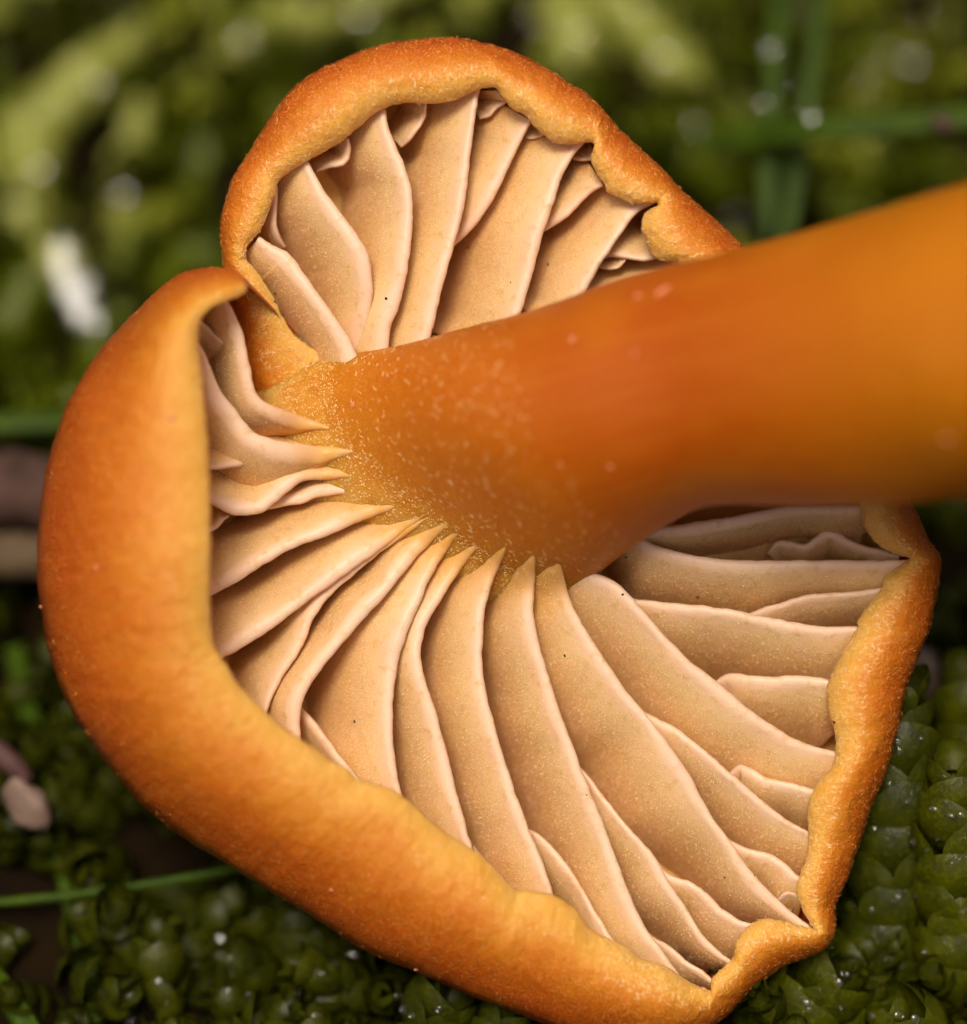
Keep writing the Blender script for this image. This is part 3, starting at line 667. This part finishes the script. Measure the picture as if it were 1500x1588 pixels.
# pale shoots seen soft behind the cap: (base px, tip px, lift, radius, leaves, material)
SOFT = [((-60, 330), (210, 60), 0.9, 0.50, 26, 'leaf_pale'), ((30, 420), (60, 190), 1.0, 0.40, 20, 'leaf_pale'), ((185, 400), (215, 180), 0.9, 0.33, 20, 'leaf_pale'),
        ((330, 110), (480, 30), 1.0, 0.42, 20, 'leaf_pale'), ((-30, 40), (120, -60), 0.9, 0.45, 18, 'leaf_pale'), ((500, 60), (640, -30), 0.9, 0.36, 16, 'leaf_pale'),
        ((700, 60), (800, -60), 0.9, 0.36, 16, 'leaf_pale'), ((905, 180), (870, -20), 1.0, 0.42, 22, 'leaf_pale'), ((1090, 170), (940, 0), 1.0, 0.42, 24, 'leaf_pale'),
        ((1440, 60), (1330, 165), 1.6, 0.36, 18, 'leaf_lime'), ((1180, 240), (1020, 200), 0.8, 0.34, 18, 'leaf_mid'), ((1320, 260), (1180, 215), 0.8, 0.32, 18, 'leaf_lime'),
        ((290, 330), (330, 180), 0.6, 0.36, 16, 'leaf_mid'), ((240, 470), (330, 400), 0.7, 0.36, 16, 'leaf_mid'), ((0, 560), (60, 430), 0.8, 0.40, 18, 'leaf_mid'),
        ((180, 560), (80, 400), 1.2, 0.38, 18, 'leaf_pale'), ((1480, 260), (1340, 300), 0.7, 0.35, 18, 'leaf_mid'), ((1130, 330), (1080, 250), 0.7, 0.36, 14, 'leaf_mid'),
        ((1440, 340), (1330, 390), 0.8, 0.30, 14, 'leaf_mid'), ((640, 130), (560, 60), 0.6, 0.34, 14, 'leaf_mid')]
SOFT_LABEL = ['long pale moss shoot slanting up towards the notch side of the upper cap', 'pale moss shoot crossing under the long slanting pale shoot', 'short upright pale moss shoot standing alone in a dark gap beside the upper cap',
  'pale moss shoot just beyond the left shoulder of the upper cap', 'pale moss shoot beyond the tip of the long slanting pale shoot', 'pale moss shoot peeping over the crown of the upper cap', 'small pale moss shoot beyond the crown towards the right shoulder',
  'upright pale moss shoot beside the right shoulder of the upper cap', 'long pale moss shoot slanting down to the right shoulder of the upper cap', 'bright lime moss shoot standing over the level grass blade',
  'green moss shoot at the tip of the level grass blade', 'lime moss shoot lying along the level grass blade below it', 'green moss shoot between the lone pale shoot and the upper cap', 'green moss shoot just outside the notch of the cap',
  'green moss shoot under the glistening shoot outside the left lobe', 'pale glistening moss shoot with wet highlights outside the left lobe', 'green moss shoot between the level grass blade and the stem', 'green moss shoot against the upper right cap margin',
  'small green moss shoot touching the top of the stem', 'green moss shoot tucked behind the crown of the upper cap']
for i, (b, t_, lf, R, nl, mt) in enumerate(SOFT):
    soft_shoot('moss_shoot', gpoint(b[0], b[1], 0.1), gpoint(t_[0], t_[1], lf), R, nl, mt, SOFT_LABEL[i], {'leaf_pale': 'pale shoots beyond the cap', 'leaf_lime': 'lime shoots above the stem', 'leaf_mid': 'green shoots beyond the cap'}[mt], 50 + i, (0, 0, 0.5))

# near shoots at the foot of the cap, in focus: px and depth of base and tip
def near(name, b, t_, R, n, mat, label, seed, bend=(0, 0, 0), flare=0.05, Lk=1.9, group=None):
    return leafy_shoot(name, P(b[0], b[1], b[2]), P(t_[0], t_[1], t_[2]), R, n, mat, label, group, seed, bend, flare, Lk)
near('leafy_shoot', (1365, 1560, -2.5), (1400, 1090, -1.3), 0.62, 26, 'leaf_dark', 'tall dark green shoot of cupped leaves pressed against the right cap margin', 1)
near('leafy_shoot', (1475, 1560, -2.0), (1480, 1200, -0.8), 0.55, 24, 'leaf', 'upright glossy green shoot with stacked leaves beside the tall dark shoot', 2)
near('leafy_shoot', (1150, 1670, -2.4), (1275, 1520, -1.5), 0.72, 14, 'leaf', 'stout wet shoot with white glints just below the lower cap corner', 3, flare=0.1)
near('leafy_shoot', (1500, 1680, -1.6), (1400, 1585, -0.8), 0.55, 12, 'leaf', 'bright green wet shoot lying low under the upright glossy shoot', 4, flare=0.1)
near('leafy_shoot', (640, 1640, -1.9), (690, 1550, -1.2), 0.50, 9, 'leaf_dark', 'single dark wet shoot peeping out under the lower cap edge', 5)
near('leafy_shoot', (430, 1660, -4.2), (300, 1500, -3.6), 0.75, 14, 'leaf_dark', 'broad dark shoot studded with droplets below the cap', 6, flare=0.1)
near('leafy_shoot', (560, 1600, -3.8), (470, 1440, -3.2), 0.60, 14, 'leaf_dark', 'dark shoot with a string of droplets touching the lower cap edge', 7)
near('leafy_shoot', (240, 1640, -4.4), (240, 1500, -3.9), 0.70, 12, 'leaf_dark', 'blunt dark shoot beside the long upright grass blade', 8, flare=0.1)
near('leafy_shoot', (330, 1560, -5.0), (280, 1400, -4.4), 0.65, 12, 'leaf_dark', 'dark rosette shoot under the thin arching grass stem', 9)
near('leafy_shoot', (1540, 1360, -3.2), (1500, 1060, -2.6), 0.55, 16, 'leaf', 'green shoot leaning in behind the upright glossy shoot', 10)
near('leafy_shoot', (1430, 1400, -4.0), (1455, 1130, -3.4), 0.55, 14, 'leaf', 'soft green shoot behind the tall dark shoot', 11)
near('leafy_shoot', (1330, 1660, -2.4), (1330, 1560, -1.6), 0.50, 9, 'leaf', 'short green shoot between the two low wet shoots', 12, flare=0.08)

# ------------------------------------------------------------------ grass, twigs, litter
def blade(name, pts, wpx, mat, label, group=None, fold=0.25, cat='grass'):
    p = cr(pts, 40); c = P(p[:, 0], p[:, 1], p[:, 2]); n = len(p); V = []
    tg = np.gradient(c, axis=0)
    for i in range(n):
        t = i / (n - 1); g = Vector(tg[i]).normalized(); sd = g.cross(Vector(AD)).normalized(); up = sd.cross(g)
        hw = wpx / 200 * min(1, 0.35 + 6 * (1 - t)) * (1 if t < 0.8 else 1 - 0.6 * (t - 0.8) / 0.2)
        for a, z in ((-1, 0), (-0.5, -fold * 0.6), (0, -fold), (0.5, -fold * 0.6), (1, 0), (0.5, -fold * 0.6 - 0.06), (0, -fold - 0.07), (-0.5, -fold * 0.6 - 0.06)):
            V.append(np.array(Vector(c[i]) + sd * (a * hw) + up * (z * hw)))
    f = grid_faces(n, 8, True)
    o = c[0]; return tag(link(name, mesh_from(name, np.array(V) - o, f), M[mat], None, Vector(o)), label, cat, group)
blade('grass', [(1560, 176, -6.4), (1400, 190, -7.0), (1250, 200, -7.6), (1060, 222, -9.0)], 48, 'grass', 'flat green grass blade lying level above the stem')
blade('grass', [(1215, -80, -10.0), (1205, 60, -9.2), (1192, 220, -8.6), (1190, 400, -8.3)], 36, 'grass', 'upright blue-green grass blade rising behind the upper right cap margin')
blade('grass', [(1290, -80, -9.6), (1266, 60, -9.0), (1240, 240, -8.5), (1212, 420, -8.2)], 32, 'grass', 'narrow slanting grass blade beside the upright blue-green one')
blade('grass', [(-80, 656, -7.0), (0, 656, -6.8), (60, 654, -6.8), (150, 648, -7.0)], 36, 'grass', 'short bright green grass blade above the brown twig')
blade('grass', [(20, 1000, -6.2), (60, 1180, -4.7), (105, 1370, -3.3), (165, 1660, -1.6)], 36, 'grass', 'long dark green upright grass blade crossing the thin stem')
blade('grass', [(-60, 1460, -2.6), (15, 1550, -1.9), (90, 1680, -1.2)], 40, 'grass', 'broad green grass tip at the foot of the long dark blade')
def stick(name, pts, rpx, mat, label, cat, seed, group=None):
    p = cr(pts, 30); c = P(p[:, 0], p[:, 1], p[:, 2]); r_ = random.Random(seed)
    rad = [rpx / 100 * (1 + 0.16 * noise.noise(Vector((i * 0.35, seed, 0)))) for i in range(30)]
    o = c[0]; me = tube_mesh(name, [x - o for x in c], rad, 18)
    for v in me.vertices:
        k = 0.10 * rpx / 60 * noise.noise(v.co * 2.5 + Vector((seed, 0, 0))); v.co += v.normal * k
    return tag(link(name, me, M[mat], None, Vector(o)), label, cat, group)
stick('grass', [(-60, 1404, -2.6), (60, 1394, -2.6), (200, 1376, -2.7), (330, 1354, -2.8), (450, 1330, -3.2)], 8, 'grass', 'thin arching green grass stem running level under the cap', 'grass', 3)
stick('twig', [(-200, 740, -6.7), (-60, 748, -6.5), (60, 762, -6.5), (200, 780, -6.8)], 66, 'bark', 'dark brown bark twig running behind the left side of the cap', 'twig', 4)
stick('twig', [(-200, 852, -6.2), (-60, 858, -6.0), (60, 862, -6.0), (200, 870, -6.3)], 40, 'straw', 'dull tan dry stalk lying under the dark bark twig', 'twig', 5)
def chip(name, c, a, b, rot, mat, label, cat, seed, th=0.18):
    me = bpy.data.meshes.new(name); bm = bmesh.new(); bmesh.ops.create_icosphere(bm, subdivisions=3, radius=1)
    r_ = random.Random(seed); off = Vector((seed * 3.1, 0, 0))
    for v in bm.verts:
        k = 1 + 0.28 * noise.noise(v.co * 1.6 + off); z = v.co.z
        v.co = Vector((v.co.x * a / 100 * k, v.co.y * b / 100 * k, z * th + 0.08 * (v.co.x * v.co.x) * b / 100))
    bm.to_mesh(me); bm.free(); me.polygons.foreach_set('use_smooth', [True] * len(me.polygons))
    o = link(name, me, M[mat], None, Vector(P(*map(float, c))))
    q = Matrix((AX, AY, AD)).transposed().to_4x4() @ Matrix.Rotation(math.radians(rot), 4, 'Z') @ Matrix.Rotation(0.35, 4, 'X')
    o.rotation_euler = q.to_euler(); return tag(o, label, cat)
chip('leaf_litter', (8, 1176, -3.2), 62, 20, -42, 'rose', 'curled pinkish dead leaf scrap beside the long dark blade', 'leaf litter', 1)
chip('wood_chip', (42, 1248, -2.7), 52, 34, -52, 'pale', 'tan wood chip beside the long dark blade', 'wood chip', 2)
chip('pebble', (1432, 1055, -4.8), 28, 62, 8, 'pale', 'dull pinkish pebble wedged behind the right cap margin', 'pebble', 3, 0.3)
chip('leaf_litter', (1462, 192, -6.6), 22, 13, -25, 'rose', 'small purplish scrap sitting on the level grass blade', 'leaf litter', 4, 0.1)
chip('leaf_litter', (140, 860, -7.0), 90, 60, 0, 'bark', 'brown dead leaf behind the left cap edge under the twigs', 'leaf litter', 7)

# ------------------------------------------------------------------ small things set on surfaces by looking down the lens
bpy.context.view_layer.update()
dg = bpy.context.evaluated_depsgraph_get()
def bvh_of(objs):
    V = []; F = []; k = 0
    for o in objs:
        mw = np.array(o.matrix_world); co = np.empty(len(o.data.vertices) * 3, np.float32); o.data.vertices.foreach_get('co', co)
        co = co.reshape(-1, 3) @ mw[:3, :3].T + mw[:3, 3]; V.append(co); F += [tuple(i + k for i in p.vertices) for p in o.data.polygons]; k += len(co)
    return BVHTree.FromPolygons([tuple(v) for v in np.vstack(V)], F)
MB = bvh_of([cap, stem] + gills)
def hit(b, px, py):
    o = Vector(AD * DIST); t = (Vector(P(float(px), float(py), 0.0)) - o).normalized()
    return b.ray_cast(o, t)
sm_ = bpy.data.meshes.new('dirt_speck'); bm = bmesh.new(); bmesh.ops.create_icosphere(bm, subdivisions=1, radius=1); bm.to_mesh(sm_); bm.free(); sm_.materials.append(M['dirt'])
for x, y, s in [(599, 463, 3.2), (726, 384, 2.6), (850, 410, 3), (876, 1017, 2.6), (550, 1119, 3), (1294, 1120, 3.2), (1124, 1361, 2.4), (971, 864, 3.2), (966, 922, 2.6), (1051, 801, 2.6), (1082, 926, 3), (483, 564, 2.2),
                (427, 455, 3), (1415, 573, 3), (186, 70, 0), (529, 108, 2), (758, 383, 0), (426, 468, 2), (1170, 1358, 1.6), (910, 1233, 1.6), (792, 438, 1.6)]:
    if not s: continue
    h = hit(MB, x, y)
    if h[0] is None: continue
    o = bpy.data.objects.new('dirt_speck', sm_); COL.objects.link(o); o.parent = root
    k = s / 100; o.matrix_basis = Matrix.Translation(h[0] - root.location) @ h[1].to_track_quat('Z', 'Y').to_matrix().to_4x4() @ Matrix.Diagonal((k, k * 0.8, k * 0.5, 1))

fm_ = sm_.copy(); fm_.name = 'pink_fleck'; fm_.materials.clear(); fm_.materials.append(M['fleck'])
for x, y, a_, b_, rt in [(1028, 452, 15, 6, 35), (990, 459, 6, 5, 0), (888, 527, 7, 6, 0), (548, 627, 6, 4, 60), (947, 724, 5, 4, 0), (985, 548, 5, 4, 0), (266, 648, 6, 5, 0), (150, 880, 5, 4, 0), (64, 941, 4, 3, 0), (514, 1380, 4, 3, 0), (132, 1147, 4, 3, 0), (646, 1503, 5, 3, 20), (1470, 680, 7, 5, 0)]:
    h = hit(MB, x, y)
    if h[0] is None: continue
    o = bpy.data.objects.new('fleck', fm_); COL.objects.link(o); o.parent = root
    o.matrix_basis = Matrix.Translation(h[0] - root.location) @ Matrix((AX, AY, AD)).transposed().to_4x4() @ Matrix.Rotation(math.radians(rt), 4, 'Z') @ Matrix.Diagonal((a_ / 100, b_ / 100, 0.03, 1))

# droplets
dm = bpy.data.meshes.new('water_drop'); bm = bmesh.new(); bmesh.ops.create_uvsphere(bm, u_segments=20, v_segments=12, radius=1); bm.to_mesh(dm); bm.free()
dm.polygons.foreach_set('use_smooth', [True] * len(dm.polygons)); dm.materials.append(M['water'])
MOSS = bvh_of([o for o in sc.objects if o.type == 'MESH' and o.name.split('.')[0] in ('leaf', 'leaves', 'moss_carpet', 'grass', 'ground')])
DROPS = [(1110, 60, 9), (1195, 75, 10), (1185, 45, 9), (1225, 142, 10), (1185, 160, 7), (1260, 182, 8), (1080, 195, 8), (1425, 20, 9), (1365, 95, 8), (1380, 80, 7), (1415, 95, 9), (1350, 110, 9), (1340, 140, 10),
         (130, 512, 15), (152, 502, 12), (112, 450, 24), (90, 405, 22), (102, 425, 26), (122, 440, 24), (126, 472, 22), (98, 388, 18), (134, 490, 18), (330, 190, 12), (60, 260, 14), (380, 60, 11), (150, 130, 12), (190, 300, 10), (985, 10, 10), (1030, 85, 11), (900, 50, 11), (830, 30, 11), (560, 20, 12), (1140, 330, 9),
         (245, 1522, 9), (202, 1578, 12), (205, 1548, 11), (358, 1488, 6), (390, 1478, 6), (340, 1455, 6), (355, 1535, 7), (382, 1545, 7), (460, 1540, 8), (490, 1575, 9), (490, 1470, 10), (505, 1483, 9), (500, 1445, 8), (520, 1492, 8), (545, 1483, 8), (570, 1500, 7), (590, 1540, 7), (620, 1545, 10), (628, 1565, 9), (640, 1575, 8), (570, 1465, 5),
         (690, 1542, 7), (680, 1565, 7), (1392, 1150, 7), (1395, 1165, 6), (1378, 1218, 6), (1355, 1285, 7), (1395, 1392, 6), (1330, 1400, 5), (1250, 1555, 8), (1255, 1565, 6), (1300, 1525, 9), (1310, 1510, 8), (1303, 1562, 5), (1490, 1265, 7), (1455, 1300, 5), (1395, 1575, 8), (1420, 1580, 8), (1350, 1575, 8), (1295, 1470, 5), (1340, 1180, 6), (1430, 1145, 6)]
DROPS += [(rng.uniform(1310, 1498), rng.uniform(1120, 1585), rng.uniform(3, 7)) for _ in range(22)]
for x, y, s in DROPS:
    h = hit(MOSS, x, y)
    if h[0] is None: continue
    if hit(MB, x, y)[0] is not None: continue
    o = bpy.data.objects.new('water_drop', dm); COL.objects.link(o); k = s / 100 * rng.uniform(0.8, 1.15)
    nv = h[1]; zk = 0.45
    if (h[0] @ Vector(AD)) < -2.8:                 # films of water on leaves turned to the light
        k *= 1.8; zk = 0.16
        nv = (Vector(SUNW) + (cam_o.location - h[0]).normalized()).normalized() + Vector((rng.uniform(-.06, .06), rng.uniform(-.06, .06), rng.uniform(-.06, .06)))
    else:
        nv = (nv + (Vector(SUNW) + (cam_o.location - h[0]).normalized()).normalized() * 1.6).normalized(); k *= 1.15; zk = 0.32
    q = nv.to_track_quat('Z', 'Y').to_matrix().to_4x4()
    o.matrix_world = Matrix.Translation(h[0]) @ q @ Matrix.Diagonal((k, k * rng.uniform(0.75, 1.0), k * zk, 1))
    z = ('moss and grass above the stem' if x > 950 else 'pale moss beyond the upper cap') if y < 390 else ('glistening shoot outside the left lobe' if y < 700 else ('wet moss under the lower left cap edge' if x < 720 else 'stacked leaves beside the right cap margin'))
    tag(o, 'tiny clear water droplet on the ' + z, 'droplet', 'droplets on the ' + z)
